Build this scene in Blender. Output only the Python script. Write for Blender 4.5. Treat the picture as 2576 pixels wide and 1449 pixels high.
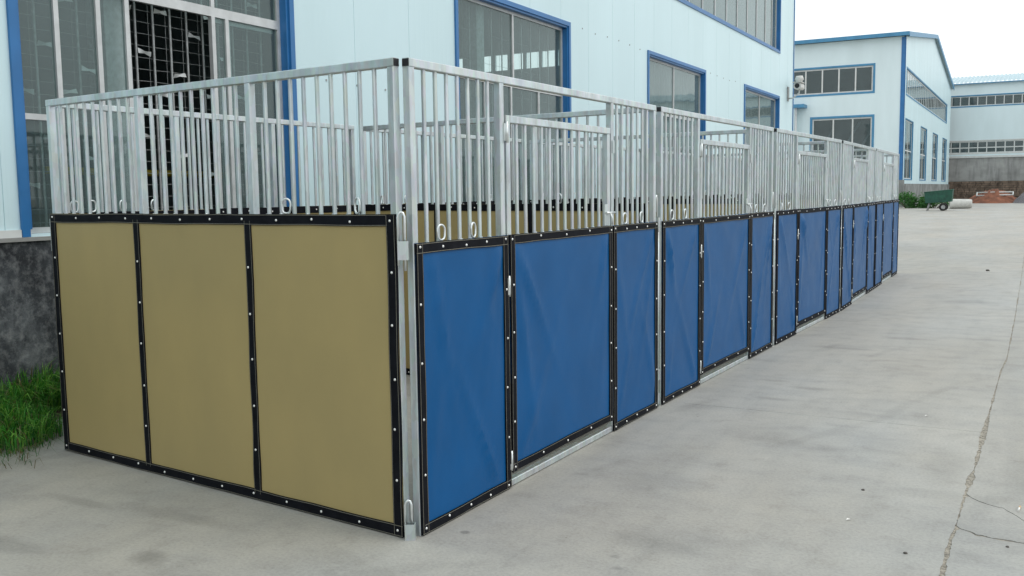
import bpy, math, random
from mathutils import Matrix, Vector, noise
random.seed(7)
PI = math.pi
for o in list(bpy.data.objects): bpy.data.objects.remove(o)
scene = bpy.context.scene
col = scene.collection

# ------------------------------------------------------------------ camera
CAM = Vector((2.4391, -3.4942, 1.5969)); YAW, PITCH, ROLL, FPX = 0.5011, -0.1007, -0.0136, 2384.19
fw = Vector((-math.sin(YAW)*math.cos(PITCH), math.cos(YAW)*math.cos(PITCH), math.sin(PITCH)))
r0 = Vector((math.cos(YAW), math.sin(YAW), 0)); u0 = r0.cross(fw)
rt = r0*math.cos(ROLL) + u0*math.sin(ROLL); up = u0*math.cos(ROLL) - r0*math.sin(ROLL)
cam = bpy.data.objects.new('camera', bpy.data.cameras.new('camera')); col.objects.link(cam)
cam.matrix_world = Matrix(((rt.x, up.x, -fw.x, CAM.x), (rt.y, up.y, -fw.y, CAM.y), (rt.z, up.z, -fw.z, CAM.z), (0, 0, 0, 1)))
cam.data.sensor_width = 36; cam.data.lens = FPX/2576*36; cam.data.clip_start = 0.05; cam.data.clip_end = 2000
scene.camera = cam

# ------------------------------------------------------------------ light: bright overcast sky, weak soft sun
w = bpy.data.worlds.new('World'); scene.world = w; w.use_nodes = True
nt = w.node_tree; nt.nodes.clear()
sky = nt.nodes.new('ShaderNodeTexSky'); sky.sky_type = 'NISHITA'; sky.sun_disc = False
SUN_EL, SUN_AZ = math.radians(58), math.radians(75)     # azimuth from +y towards +x
sky.sun_elevation = SUN_EL; sky.sun_rotation = SUN_AZ; sky.dust_density = 4; sky.air_density = 1
hs = nt.nodes.new('ShaderNodeHueSaturation'); hs.inputs['Saturation'].default_value = 0.1
mx = nt.nodes.new('ShaderNodeMixRGB'); mx.inputs[0].default_value = 0.82; mx.inputs[2].default_value = (13.2, 14.0, 14.3, 1)
bg = nt.nodes.new('ShaderNodeBackground'); bg.inputs[1].default_value = 0.1
wo = nt.nodes.new('ShaderNodeOutputWorld')
nt.links.new(sky.outputs[0], hs.inputs['Color']); nt.links.new(hs.outputs[0], mx.inputs[1])
nt.links.new(mx.outputs[0], bg.inputs[0]); nt.links.new(bg.outputs[0], wo.inputs[0])
sun = bpy.data.objects.new('sun', bpy.data.lights.new('sun', 'SUN')); col.objects.link(sun)
sun.data.energy = 0.7; sun.data.angle = math.radians(35); sun.data.color = (1, .96, .9)
sd = Vector((math.sin(SUN_AZ)*math.cos(SUN_EL), math.cos(SUN_AZ)*math.cos(SUN_EL), math.sin(SUN_EL)))
sun.rotation_euler = (-sd).to_track_quat('-Z', 'Y').to_euler(); sun.location = (10, -5, 20)
scene.view_settings.view_transform = 'Standard'; scene.view_settings.look = 'None'
scene.view_settings.exposure = 0; scene.view_settings.gamma = 1
scene.render.resolution_x = 1024; scene.render.resolution_y = 576

# ------------------------------------------------------------------ helpers
class MB:
    def __init__(s): s.v = []; s.f = []; s.m = []; s.sm = []
    def add(s, vs, fs, m=0, smooth=False):
        n = len(s.v); s.v += [tuple(v) for v in vs]
        for f in fs: s.f.append([i+n for i in f]); s.m.append(m); s.sm.append(smooth)
        return s
    def box(s, x0, x1, y0, y1, z0, z1, m=0):
        return s.add([(x0,y0,z0),(x1,y0,z0),(x1,y1,z0),(x0,y1,z0),(x0,y0,z1),(x1,y0,z1),(x1,y1,z1),(x0,y1,z1)],
              [(0,3,2,1),(4,5,6,7),(0,1,5,4),(1,2,6,5),(2,3,7,6),(3,0,4,7)], m)
    def cbox(s, x0, x1, y0, y1, z0, z1, axis, c=.004, m=0):
        """square tube with rounded long edges along axis"""
        lo = [x0,y0,z0]; hi = [x1,y1,z1]; a = 'xyz'.index(axis); b, d = [(1,2),(2,0),(0,1)][a]
        pr = []
        for (pb, pd) in ((lo[b]+c,lo[d]),(hi[b]-c,lo[d]),(hi[b],lo[d]+c),(hi[b],hi[d]-c),(hi[b]-c,hi[d]),(lo[b]+c,hi[d]),(lo[b],hi[d]-c),(lo[b],lo[d]+c)): pr.append((pb,pd))
        vs = []
        for e in (lo[a], hi[a]):
            for pb, pd in pr:
                q = [0,0,0]; q[a] = e; q[b] = pb; q[d] = pd; vs.append(q)
        fs = [tuple(range(7,-1,-1)), tuple(range(8,16))] + [(i,(i+1)%8,8+(i+1)%8,8+i) for i in range(8)]
        return s.add(vs, fs, m)
    def tube(s, path, r, n=8, m=0, cap=True, closed=False):
        P = [Vector(p) for p in path]; k = len(P); rings = []; ref = None
        for i in range(k):
            if closed: t = (P[(i+1)%k]-P[i-1]).normalized()
            else: t = (P[min(i+1,k-1)]-P[max(i-1,0)]).normalized()
            if ref is None:
                ref = Vector((0,0,1)) if abs(t.z) < .9 else Vector((1,0,0))
            a = (ref - t*ref.dot(t)).normalized(); b = t.cross(a); ref = a
            rr = r[i] if isinstance(r, (list,tuple)) else r
            rings += [P[i] + a*rr*math.cos(2*PI*j/n) + b*rr*math.sin(2*PI*j/n) for j in range(n)]
        fs = []
        for i in range(k if closed else k-1):
            i2 = (i+1) % k
            fs += [(i*n+j, i*n+(j+1)%n, i2*n+(j+1)%n, i2*n+j) for j in range(n)]
        base = len(s.v); s.add(rings, fs, m, True)
        if cap and not closed:
            s.f.append([base+j for j in range(n-1,-1,-1)]); s.m.append(m); s.sm.append(False)
            s.f.append([base+(k-1)*n+j for j in range(n)]); s.m.append(m); s.sm.append(False)
        return s
    def mesh(s, name, mats):
        me = bpy.data.meshes.new(name); me.from_pydata(s.v, [], s.f)
        for mt in (mats if isinstance(mats, (list,tuple)) else [mats]): me.materials.append(mt)
        if any(s.m): me.polygons.foreach_set('material_index', s.m)
        if any(s.sm): me.polygons.foreach_set('use_smooth', s.sm)
        me.update(); return me

def link(name, me, parent=None, loc=(0,0,0), rot=(0,0,0)):
    o = bpy.data.objects.new(name, me); col.objects.link(o); o.parent = parent; o.location = loc; o.rotation_euler = rot
    return o
def build(name, mb, mats, parent=None, loc=(0,0,0), rot=(0,0,0)): return link(name, mb.mesh(name, mats), parent, loc, rot)
def tag(o, label=None, cat=None, group=None, kind=None):
    for k, v in (('label',label),('category',cat),('group',group),('kind',kind)):
        if v: o[k] = v
    return o
def empty(name, loc=(0,0,0), rz=0):
    o = bpy.data.objects.new(name, None); col.objects.link(o); o.location = loc; o.rotation_euler = (0,0,rz); o.empty_display_size = .3
    return o

# ------------------------------------------------------------------ materials
MATS = {}
def nmat(name):
    m = bpy.data.materials.new(name); m.use_nodes = True; t = m.node_tree; b = t.nodes['Principled BSDF']; MATS[name] = m
    return m, t, b
def N(t, typ, **kw):
    n = t.nodes.new(typ)
    for k, v in kw.items():
        if k.startswith('i_'):
            key = k[2:]; n.inputs[int(key) if key.isdigit() else key].default_value = v
        else: setattr(n, k, v)
    return n
def L(t, a, b): t.links.new(a, b)
def pos(t, scale=(1,1,1), world=True):
    g = N(t, 'ShaderNodeNewGeometry').outputs['Position'] if world else N(t, 'ShaderNodeTexCoord').outputs['Object']
    mp = N(t, 'ShaderNodeMapping'); mp.inputs['Scale'].default_value = scale; L(t, g, mp.inputs[0]); return mp.outputs[0]
def nz(t, vec, scale, detail=4, rough=.55):
    n = N(t, 'ShaderNodeTexNoise'); n.inputs['Scale'].default_value = scale; n.inputs['Detail'].default_value = detail; n.inputs['Roughness'].default_value = rough
    L(t, vec, n.inputs['Vector']); return n.outputs['Fac']
def ramp(t, fac, stops):
    r = N(t, 'ShaderNodeValToRGB'); e = r.color_ramp.elements
    while len(e) < len(stops): e.new(.5)
    for el, (p, c) in zip(e, stops): el.position = p; el.color = (*c, 1) if len(c) == 3 else c
    L(t, fac, r.inputs[0]); return r.outputs[0]
def mixc(t, fac, a, b, mode='MIX'):
    n = N(t, 'ShaderNodeMixRGB', blend_type=mode)
    for i, x in enumerate((fac, a, b)):
        if isinstance(x, (int,float)): n.inputs[i].default_value = x
        elif isinstance(x, tuple): n.inputs[i].default_value = (*x, 1)
        else: L(t, x, n.inputs[i])
    return n.outputs[0]
def bump(t, b, h, strength, dist=.01):
    n = N(t, 'ShaderNodeBump'); n.inputs['Strength'].default_value = strength; n.inputs['Distance'].default_value = dist
    L(t, h, n.inputs['Height']); L(t, n.outputs[0], b.inputs['Normal'])
def simple(name, c, rough=.5, metal=0., var=.12, scale=6, bmp=0, bscale=60, spec=.5):
    m, t, b = nmat(name); v = pos(t)
    f = nz(t, v, scale)
    L(t, mixc(t, 1, c, ramp(t, f, [(.3,(1-var,)*3),(.7,(1+var,)*3)]), 'MULTIPLY'), b.inputs['Base Color'])
    b.inputs['Roughness'].default_value = rough; b.inputs['Metallic'].default_value = metal; b.inputs['Specular IOR Level'].default_value = spec
    if bmp: bump(t, b, nz(t, v, bscale), bmp)
    return m

# galvanised steel: spangle and dull patches
m, t, b = nmat('galvanised'); v = pos(t, (1,1,.35)); vo = N(t, 'ShaderNodeTexVoronoi'); vo.inputs['Scale'].default_value = 45; L(t, v, vo.inputs['Vector'])
c1 = mixc(t, .25, ramp(t, nz(t, v, 9), [(.3,(.39,.49,.515)),(.7,(.57,.68,.70))]), vo.outputs['Color'], 'SOFT_LIGHT')
bw = N(t, 'ShaderNodeHueSaturation'); bw.inputs['Saturation'].default_value = .45; L(t, c1, bw.inputs['Color'])
L(t, bw.outputs[0], b.inputs['Base Color']); b.inputs['Metallic'].default_value = .62
L(t, ramp(t, nz(t, v, 25), [(.3,(.28,)*3),(.7,(.46,)*3)]), b.inputs['Roughness'])
bump(t, b, nz(t, v, 60), .12, .003)
simple('bright_steel', (.72,.75,.75), .28, .75, .08, 30)
simple('rivet_steel', (.82,.82,.80), .3, .5, .05)
# blue pvc sheet
m, t, b = nmat('blue_canvas'); v = pos(t)
L(t, mixc(t, 1, (.0012,.080,.238), ramp(t, nz(t, v, 3), [(.3,(.92,)*3),(.7,(1.07,)*3)]), 'MULTIPLY'), b.inputs['Base Color'])
L(t, ramp(t, nz(t, v, 5), [(.3,(.33,)*3),(.7,(.42,)*3)]), b.inputs['Roughness']); b.inputs['Specular IOR Level'].default_value = .19
bump(t, b, mixc(t, .35, nz(t, v, 7, 3), nz(t, v, 260, 2)), .12, .01)
# tan sheet
m, t, b = nmat('tan_canvas'); v = pos(t)
L(t, mixc(t, 1, (.385,.305,.138), ramp(t, nz(t, pos(t,(1,1,.6)), 2.2), [(.3,(.93,.94,.95)),(.7,(1.06,1.05,1.03))]), 'MULTIPLY'), b.inputs['Base Color'])
b.inputs['Roughness'].default_value = .5; b.inputs['Specular IOR Level'].default_value = .3
bump(t, b, mixc(t, .4, nz(t, v, 2.5, 2), nz(t, v, 320, 2)), .12, .01)
m, t, b = nmat('black_webbing'); v = pos(t)
L(t, ramp(t, nz(t, v, 14), [(.3,(.003,.0035,.006)),(.7,(.008,.009,.013))]), b.inputs['Base Color']); b.inputs['Roughness'].default_value = .7; b.inputs['Specular IOR Level'].default_value = .12
bump(t, b, nz(t, v, 400, 2), .3, .002)
simple('thread', (.22,.21,.17), .8, 0, .2, 90)
simple('black_plastic', (.01,.01,.012), .5)
simple('trim_blue', (.022,.15,.38), .38, 0, .1, 3)
simple('fascia_blue', (.06,.24,.42), .42, 0, .12, 2)
simple('aluminium', (.56,.57,.57), .42, .35, .1, 8)
simple('window_white', (.62,.64,.63), .5, 0, .08, 4)
simple('grille_steel', (.34,.35,.35), .5, .3, .25, 20)
simple('interior_dark', (.10,.11,.11), .9, 0, .3, .6)
simple('interior_wall', (.16,.17,.17), .9, 0, .3, .6)
simple('roof_sheet', (.42,.55,.60), .5, 0, .12, .8)
simple('yellow_paint', (.5,.36,.04), .5, 0, .2, 8)
simple('white_plastic', (.6,.6,.58), .45, 0, .08, 9)
simple('cart_green', (.012,.075,.05), .6, 0, .3, 5)
simple('rubber', (.02,.02,.02), .8, 0, .3, 12)
simple('pipe_white', (.52,.52,.49), .7, 0, .15, 4)
simple('pebble_dark', (.10,.09,.08), .9, 0, .4, 90)
simple('paper_white', (.8,.78,.74), .7, 0, .1, 60)
simple('cork', (.6,.38,.2), .8, 0, .2, 60)
simple('bark', (.12,.09,.06), .9, 0, .3, 9)
def leafmat(name, c):
    m, t, b = nmat(name); v = pos(t)
    L(t, mixc(t, 1, c, ramp(t, nz(t, v, 3), [(.3,(.7,.75,.7)),(.7,(1.3,1.25,1.2))]), 'MULTIPLY'), b.inputs['Base Color'])
    b.inputs['Roughness'].default_value = .55; b.inputs['Specular IOR Level'].default_value = .3
    tr = N(t, 'ShaderNodeBsdfTranslucent'); tr.inputs[0].default_value = (c[0]*1.3, c[1]*1.3, c[2]*.8, 1)
    ms = N(t, 'ShaderNodeMixShader'); ms.inputs[0].default_value = .3
    L(t, b.outputs[0], ms.inputs[1]); L(t, tr.outputs[0], ms.inputs[2]); L(t, ms.outputs[0], t.nodes['Material Output'].inputs[0])
    return m
leafmat('grass_green', (.06,.25,.035)); leafmat('grass_light', (.20,.44,.08)); leafmat('grass_deep', (.03,.14,.03)); leafmat('straw', (.17,.14,.08))
leafmat('leaf_mid', (.06,.19,.05)); leafmat('leaf_dark', (.035,.11,.04))
# cladding: coated steel sandwich panel with fine ribs (along = world axis index of the wall)
def cladding(name, axis, base=(.63,.80,.845)):
    m, t, b = nmat(name); v = pos(t)
    sc = [.25,.25,.06]
    grime = nz(t, pos(t, (.5,.5,.12)), 1.6, 5)
    L(t, mixc(t, 1, base, ramp(t, grime, [(.28,(.93,.935,.93)),(.6,(1.0,1.0,1.0)),(.8,(1.03,1.03,1.03))]), 'MULTIPLY'), b.inputs['Base Color'])
    b.inputs['Roughness'].default_value = .42; b.inputs['Specular IOR Level'].default_value = .4
    wv = N(t, 'ShaderNodeTexWave', wave_type='BANDS', bands_direction='XYZ'[axis]); wv.inputs['Scale'].default_value = 3.2
    L(t, v, wv.inputs['Vector'])
    h = mixc(t, .55, ramp(t, wv.outputs['Fac'], [(.86,(0,0,0)),(.96,(1,1,1))]), nz(t, pos(t, (1,1,.3)), .9, 2))
    bump(t, b, h, .12, .01)
    return m
cladding('cladding_y', 1); cladding('cladding_x', 0, (.70,.82,.85))
simple('sealant', (.52,.56,.55), .8, 0, .2, 10)
# rendered plinth, blackened by damp
m, t, b = nmat('plinth'); v = pos(t)
f1 = nz(t, pos(t, (1,1,.8)), 1.25, 9, .7); f2 = nz(t, v, 14, 6, .7)
c1 = ramp(t, f1, [(.38,(.02,.023,.027)),(.49,(.075,.085,.095)),(.62,(.31,.335,.35))])
c2 = ramp(t, f2, [(.46,(.016,.018,.022)),(.56,(.16,.165,.17)),(.72,(.36,.36,.35))])
L(t, mixc(t, .42, c1, c2), b.inputs['Base Color']); b.inputs['Roughness'].default_value = .9
bump(t, b, nz(t, v, 40, 6, .7), .5, .02)
m, t, b = nmat('grey_render'); v = pos(t)
c1 = ramp(t, nz(t, pos(t, (.3,.3,.6)), 1.2, 7, .65), [(.3,(.26,.26,.25)),(.6,(.38,.38,.37)),(.8,(.44,.43,.41))])
st = ramp(t, nz(t, pos(t, (1.6,1.6,.25)), 1.1, 5), [(.3,(.62,.62,.63)),(.5,(1,1,1))])
L(t, mixc(t, 1, c1, st, 'MULTIPLY'), b.inputs['Base Color']); b.inputs['Roughness'].default_value = .9
bump(t, b, nz(t, v, 9, 6), .4, .03)
simple('rubble', (.17,.125,.095), .95, 0, .55, 1.4, .6, 6)
simple('red_soil', (.2,.075,.04), .95, 0, .5, 1.6, .8, 7)
simple('gravel', (.17,.16,.17), .95, 0, .35, 9, .8, 12)
simple('far_plinth', (.19,.2,.195), .9, 0, .45, .9, .4, 4)
simple('earth', (.075,.06,.04), .95, 0, .4, 5, .6, 30)
simple('grit', (.30,.272,.225), .95, 0, .55, 45, .8, 60)
# window glass with dust; the paler one paints in sky reflection as diffuse colour
def glass(name, dust_sheen, tint):
    m, t, b = nmat(name); t.nodes.remove(b); v = pos(t)
    tr = N(t, 'ShaderNodeBsdfTransparent'); tr.inputs[0].default_value = (*tint, 1)
    gl = N(t, 'ShaderNodeBsdfGlossy'); gl.inputs['Roughness'].default_value = .03; gl.inputs[0].default_value = (.9,.95,.95,1)
    df = N(t, 'ShaderNodeBsdfDiffuse'); df.inputs[0].default_value = (.27,.345,.345,1)
    lw = N(t, 'ShaderNodeLayerWeight'); lw.inputs[0].default_value = .5
    pw = N(t, 'ShaderNodeMath', operation='POWER'); pw.inputs[1].default_value = 5; L(t, lw.outputs['Facing'], pw.inputs[0])
    fr = N(t, 'ShaderNodeMath', operation='MULTIPLY_ADD'); fr.inputs[1].default_value = .9; fr.inputs[2].default_value = .045; L(t, pw.outputs[0], fr.inputs[0])
    wob = N(t, 'ShaderNodeBump'); wob.inputs['Strength'].default_value = .05; wob.inputs['Distance'].default_value = .05; L(t, nz(t, v, 1.1, 2), wob.inputs['Height']); L(t, wob.outputs[0], gl.inputs['Normal'])
    a = N(t, 'ShaderNodeMixShader'); bb = N(t, 'ShaderNodeMixShader')
    L(t, ramp(t, nz(t, pos(t,(1,1,.5)), 2.5, 5), [(.3,(dust_sheen*.7,)*3),(.7,(dust_sheen*1.3,)*3)]), a.inputs[0]); L(t, tr.outputs[0], a.inputs[1]); L(t, df.outputs[0], a.inputs[2])
    L(t, fr.outputs[0], bb.inputs[0]); L(t, a.outputs[0], bb.inputs[1]); L(t, gl.outputs[0], bb.inputs[2])
    L(t, bb.outputs[0], t.nodes['Material Output'].inputs[0]); return m
glass('glass', .13, (.78,.87,.86)); glass('glass_dust_sheen', .33, (.7,.8,.8)); glass('glass_far', .12, (.55,.62,.64))
# concrete yard
def concrete(name, tone):
    m, t, b = nmat(name); v = pos(t)
    big = nz(t, pos(t, (1,.45,1)), .55, 6, .6); mid = nz(t, pos(t, (.6,1.6,1)), 1.7, 7, .62); fine = nz(t, v, 60, 4, .7); streak = nz(t, pos(t, (5,.5,1)), 1.3, 5, .6)
    c = ramp(t, big, [(.28,(.315*tone,.302*tone,.274*tone)),(.5,(.362*tone,.352*tone,.325*tone)),(.72,(.40*tone,.393*tone,.368*tone))])
    c = mixc(t, 1, c, ramp(t, mid, [(.3,(.855,.86,.875)),(.48,(1,1,1)),(.72,(1.06,1.05,1.03))]), 'MULTIPLY')
    blot = nz(t, pos(t, (1.1,1.1,1)), 4.2, 8, .68); hue = nz(t, pos(t, (.9,.35,1)), .8, 4, .5)
    c = mixc(t, 1, c, ramp(t, blot, [(.33,(.87,.865,.86)),(.47,(1,1,1)),(.66,(1.06,1.06,1.05))]), 'MULTIPLY')
    c = mixc(t, 1, c, ramp(t, hue, [(.3,(1.035,1.0,.95)),(.7,(.97,1.0,1.03))]), 'MULTIPLY')
    scr = N(t, 'ShaderNodeTexVoronoi'); scr.inputs['Scale'].default_value = 3.2; L(t, pos(t, (1,1,0)), scr.inputs['Vector'])
    c = mixc(t, 1, c, ramp(t, scr.outputs['Distance'], [(.012,(.55,.53,.5)),(.03,(1,1,1))]), 'MULTIPLY')
    c = mixc(t, 1, c, ramp(t, streak, [(.3,(.93,.935,.94)),(.5,(1,1,1))]), 'MULTIPLY')
    c = mixc(t, 1, c, ramp(t, fine, [(.25,(.80,.80,.80)),(.5,(1,1,1)),(.75,(1.14,1.14,1.14))]), 'MULTIPLY')
    # oil and water stains with places of their own
    sp = None
    for (x, y, rx, ry, k) in ((.145,.20,.030,.022,.62),(.89,.24,.03,.022,.75),(.955,.125,.03,.022,.8),(.25,1.29,.05,.03,.85),(-.96,-.69,.13,.10,.72),(-1.9,-.32,.35,.06,.8),(-1.7,-.89,.28,.08,.8),
                              (-1.25,-.25,.5,.07,.85),(.75,3.7,.16,.07,.78),(.95,4.2,.2,.07,.8),(.62,4.4,.14,.06,.8),(.6,1.7,.25,.9,.9),(1.0,2.6,.4,.3,.9),(1.35,7.2,.3,.12,.8),(.9,6.3,.35,.1,.82),(1.7,11,.5,.25,.82),(2.05,2.4,.13,.5,.86),(2.5,2.3,.15,.5,.85),(1.0,.45,.3,.12,.88)):
        mp = N(t, 'ShaderNodeMapping'); mp.inputs['Location'].default_value = (-x/rx, -y/ry, 0); mp.inputs['Scale'].default_value = (1/rx, 1/ry, 0)
        g = N(t, 'ShaderNodeNewGeometry'); wn = N(t, 'ShaderNodeTexNoise'); wn.inputs['Scale'].default_value = .5/max(rx,ry); wn.inputs['Detail'].default_value = 4
        L(t, g.outputs['Position'], mp.inputs[0]); L(t, g.outputs['Position'], wn.inputs['Vector'])
        ln = N(t, 'ShaderNodeVectorMath', operation='LENGTH'); L(t, mp.outputs[0], ln.inputs[0])
        ad = N(t, 'ShaderNodeMath', operation='MULTIPLY_ADD'); L(t, wn.outputs['Fac'], ad.inputs[0]); ad.inputs[1].default_value = 1.4; L(t, ln.outputs['Value'], ad.inputs[2])
        mr = N(t, 'ShaderNodeMapRange'); mr.inputs[1].default_value = 1.1; mr.inputs[2].default_value = 1.75; mr.inputs[3].default_value = k; mr.inputs[4].default_value = 1
        L(t, ad.outputs[0], mr.inputs[0])
        if sp is None: sp = mr.outputs[0]
        else:
            mn = N(t, 'ShaderNodeMath', operation='MULTIPLY'); L(t, sp, mn.inputs[0]); L(t, mr.outputs[0], mn.inputs[1]); sp = mn.outputs[0]
    # wandering scuff lines left by tyres and dragged steel
    for (rot, sc_, dist, lo) in ((.35,.5,7.,.90),(1.25,.42,9.,.91)):
        mp2 = N(t, 'ShaderNodeMapping'); mp2.inputs['Rotation'].default_value = (0,0,rot); g2 = N(t, 'ShaderNodeNewGeometry'); L(t, g2.outputs['Position'], mp2.inputs[0])
        wv2 = N(t, 'ShaderNodeTexWave', wave_type='BANDS', bands_direction='X'); wv2.inputs['Scale'].default_value = sc_; wv2.inputs['Distortion'].default_value = dist; wv2.inputs['Detail'].default_value = 3; wv2.inputs['Detail Scale'].default_value = .6; L(t, mp2.outputs[0], wv2.inputs['Vector'])
        ln2 = ramp(t, wv2.outputs['Fac'], [(.90,(1,1,1)),(.985,(lo,lo,lo))]); msk = ramp(t, nz(t, pos(t), .9, 3), [(.48,(0,0,0)),(.6,(1,1,1))])
        c = mixc(t, 1, c, mixc(t, msk, (1.,1.,1.), ln2), 'MULTIPLY')
    pit = nz(t, v, 130, 3, .8)
    c = mixc(t, 1, c, ramp(t, pit, [(.30,(.62,.61,.6)),(.36,(1,1,1)),(.66,(1,1,1)),(.74,(1.18,1.18,1.17))]), 'MULTIPLY')
    fl = nz(t, pos(t, (3,14,1)), 5, 3, .6)
    c = mixc(t, 1, c, ramp(t, fl, [(.24,(.80,.79,.78)),(.32,(1,1,1)),(.7,(1,1,1)),(.78,(1.1,1.1,1.1))]), 'MULTIPLY')
    c = mixc(t, 1, c, sp, 'MULTIPLY')
    L(t, c, b.inputs['Base Color']); b.inputs['Roughness'].default_value = .62; b.inputs['Specular IOR Level'].default_value = .5
    bump(t, b, mixc(t, .6, mid, fine), .22, .01)
    return m
concrete('concrete', 1.0); concrete('concrete_bluish', .96)

# ------------------------------------------------------------------ ground and yard slabs
g = MB(); S0 = 600
g.add([(-S0,-S0,-.0035),(S0,-S0,-.0035),(S0,S0,-.0035),(-S0,S0,-.0035)], [(0,1,2,3)])
ground = tag(build('ground', g, MATS['grit']), kind='structure')
def wob(a, b, amp, step=.05, seed=0.):
    """irregular line from a to b (end points kept)"""
    a = Vector(a); b = Vector(b); d = b-a; n = max(2, int(d.length/step)); nrm = Vector((-d.y, d.x)).normalized(); out = []
    for i in range(n):
        q = a + d*i/n; k = 0 if i == 0 else 1
        h = noise.noise((q.x*2.1+seed, q.y*2.1, 3.3))*1.2 + noise.noise((q.x*9+seed, q.y*9, 7.7))*.7 + noise.noise((q.x*30, q.y*30+seed, 1.7))*.4
        out.append(q + nrm*amp*h*k)
    return out
def slab(pts, mat, z=0.):
    n = len(pts); vs = [(p[0], p[1], z) for p in pts] + [(p[0], p[1], z-.03) for p in pts]
    mb = MB().add(vs, [tuple(range(n))] + [(i, n+i, n+(i+1)%n, (i+1)%n) for i in range(n)])
    return build('concrete_slab', mb, MATS[mat], ground)
CR = [(2.17,-12),(2.17,.67),(2.17,1.03),(2.18,1.28),(2.19,1.82),(2.21,2.4),(2.22,3.16),(2.24,4.5),(2.26,5.67),(2.29,6.29),(2.31,9),(2.33,15.84),(2.36,44)]
def crx(y):
    for (x0,y0),(x1,y1) in zip(CR, CR[1:]):
        if y0 <= y <= y1: return x0+(x1-x0)*(y-y0)/(y1-y0)
    return 2.17
def crwide(y):   # how open the long joint is
    return .002 + .03*max(0, .22+noise.noise((0, y*1.1, 4.))+.4*noise.noise((1, y*4, 4.))) * (1.0 if y < 4 else .6 if y < 8 else .35)
def edge_long(y0, y1, side):
    out = []; n = int((y1-y0)/(.025 if y1 < 12 else .12))
    for i in range(n+1):
        y = y0+(y1-y0)*i/n; h = noise.noise((side*5., y*14, 2.))*.008 + noise.noise((side*9., y*40, 5.))*.005
        out.append((crx(y) + side*(crwide(y)+h), y))
    return out
rows = [-12, -6.9, -1.83, 3.27, 8.35, 13.4, 18.5, 23.6, 28.7, 33.8, 38.9, 44]
for i in range(len(rows)-1):
    a, bb = rows[i]+.002, rows[i+1]-.002
    e = edge_long(a, bb, -1)
    low = wob((-3.5,a), e[0], .004, .06, i*3.1)
    top = wob(e[-1], (-3.5,bb), .004, .06, i*7.7)
    slab(low + e + top[1:] + [(-3.5,bb)], 'concrete')
cracks = {0: [], 1: [], 2: [], }
def right_piece(y0, y1, lo=None, hi=None):
    e = edge_long(y0, y1, 1)
    lo = lo or [(e[0][0], y0), (7.6, y0)]; hi = hi or [(e[-1][0], y1), (7.6, y1)]
    pts = [tuple(p) for p in lo] + [tuple(p) for p in hi[::-1]] + [p for p in e[::-1]][1:-1]
    slab(pts, 'concrete_bluish')
def crackline(pts, off, seed):
    out = []
    for a, b2 in zip(pts, pts[1:]): out += [(p[0], p[1]+off+abs(noise.noise((p[0]*9, seed, 2)))*off*3.5) for p in wob(a, b2, .013, .02, seed)]
    return out + [(pts[-1][0], pts[-1][1]+off)]
cA = [(2.20,1.28),(2.27,1.222),(2.46,1.205),(3.2,1.12),(4.4,1.2),(7.6,1.1)]
cB = [(2.21,1.82),(2.28,1.735),(2.37,1.69),(2.46,1.5),(2.75,1.2),(2.8,1.19)]
cBfull = [(2.21,1.82),(2.28,1.735),(2.37,1.69),(2.46,1.53),(2.9,1.42),(4.0,1.5),(7.6,1.42)]
right_piece(-12, -1.832); right_piece(-1.828, 1.27, None, crackline(cA, -.004, 1.)); right_piece(1.29, 1.81, crackline(cA, .004, 1.), crackline(cBfull, -.004, 2.))
right_piece(1.83, 8.348, crackline(cBfull, .004, 2.))
for i in range(4, len(rows)-1): right_piece(rows[i]+.002, rows[i+1]-.002)
for k in range(5):     # further columns of slabs to the right
    x0 = 7.604 + k*5.5
    for a, bb in ((-12,-1.83),(-1.83,8.35),(8.35,18.5),(18.5,28.7),(28.7,38.9),(38.9,44)):
        slab([(x0,a+.003),(x0+5.494,a+.003),(x0+5.494,bb-.003),(x0,bb-.003)], 'concrete')
slab([(-60,44.004),(60,44.004),(60,150),(-60,150)], 'concrete')
slab([(-60,27.2),(-3.504,27.2),(-3.504,44),(-60,44)], 'concrete')
# crumbs in the open joint
mb = MB()
for _ in range(900):
    y = random.uniform(.3, 9); x = crx(y)+random.gauss(0, .013); r = random.uniform(.0015,.0045)
    ph = random.random()*6; mb.add([(x+r*math.cos(ph+a),y+r*math.sin(ph+a)*random.uniform(.6,1.2),-.006) for a in (0,1.6,3.1,4.7)]+[(x,y,-.004+r*1.1)], [(0,1,4),(1,2,4),(2,3,4),(3,0,4)])
tag(build('crack_grit', mb, MATS['grit']), 'sandy crumbs lying in the long open joint of the concrete yard', 'grit', kind='stuff')
# earth strip and low kerb along the factory wall
mb = MB(); nx, ny = 8, 120
P = [[(-4.1+i*.62/nx, -8+j*36/ny, .02+.05*(1-i/nx)+.02*noise.noise((i*.7,j*.9,0))) for i in range(nx+1)] for j in range(ny+1)]
mb.add([q for row in P for q in row], [(j*(nx+1)+i, j*(nx+1)+i+1, (j+1)*(nx+1)+i+1, (j+1)*(nx+1)+i) for j in range(ny) for i in range(nx)], 0, True)
tag(build('soil_strip', mb, MATS['earth']), kind='structure')
for j in range(7):
    mb = MB().cbox(-3.505,-3.42, -8+j*5+.01, -8+(j+1)*5-.01, -.01, .055, 'y', .012)
    k = build('kerb_stone', mb, MATS['grey_render']); tag(k, kind='structure')

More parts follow.
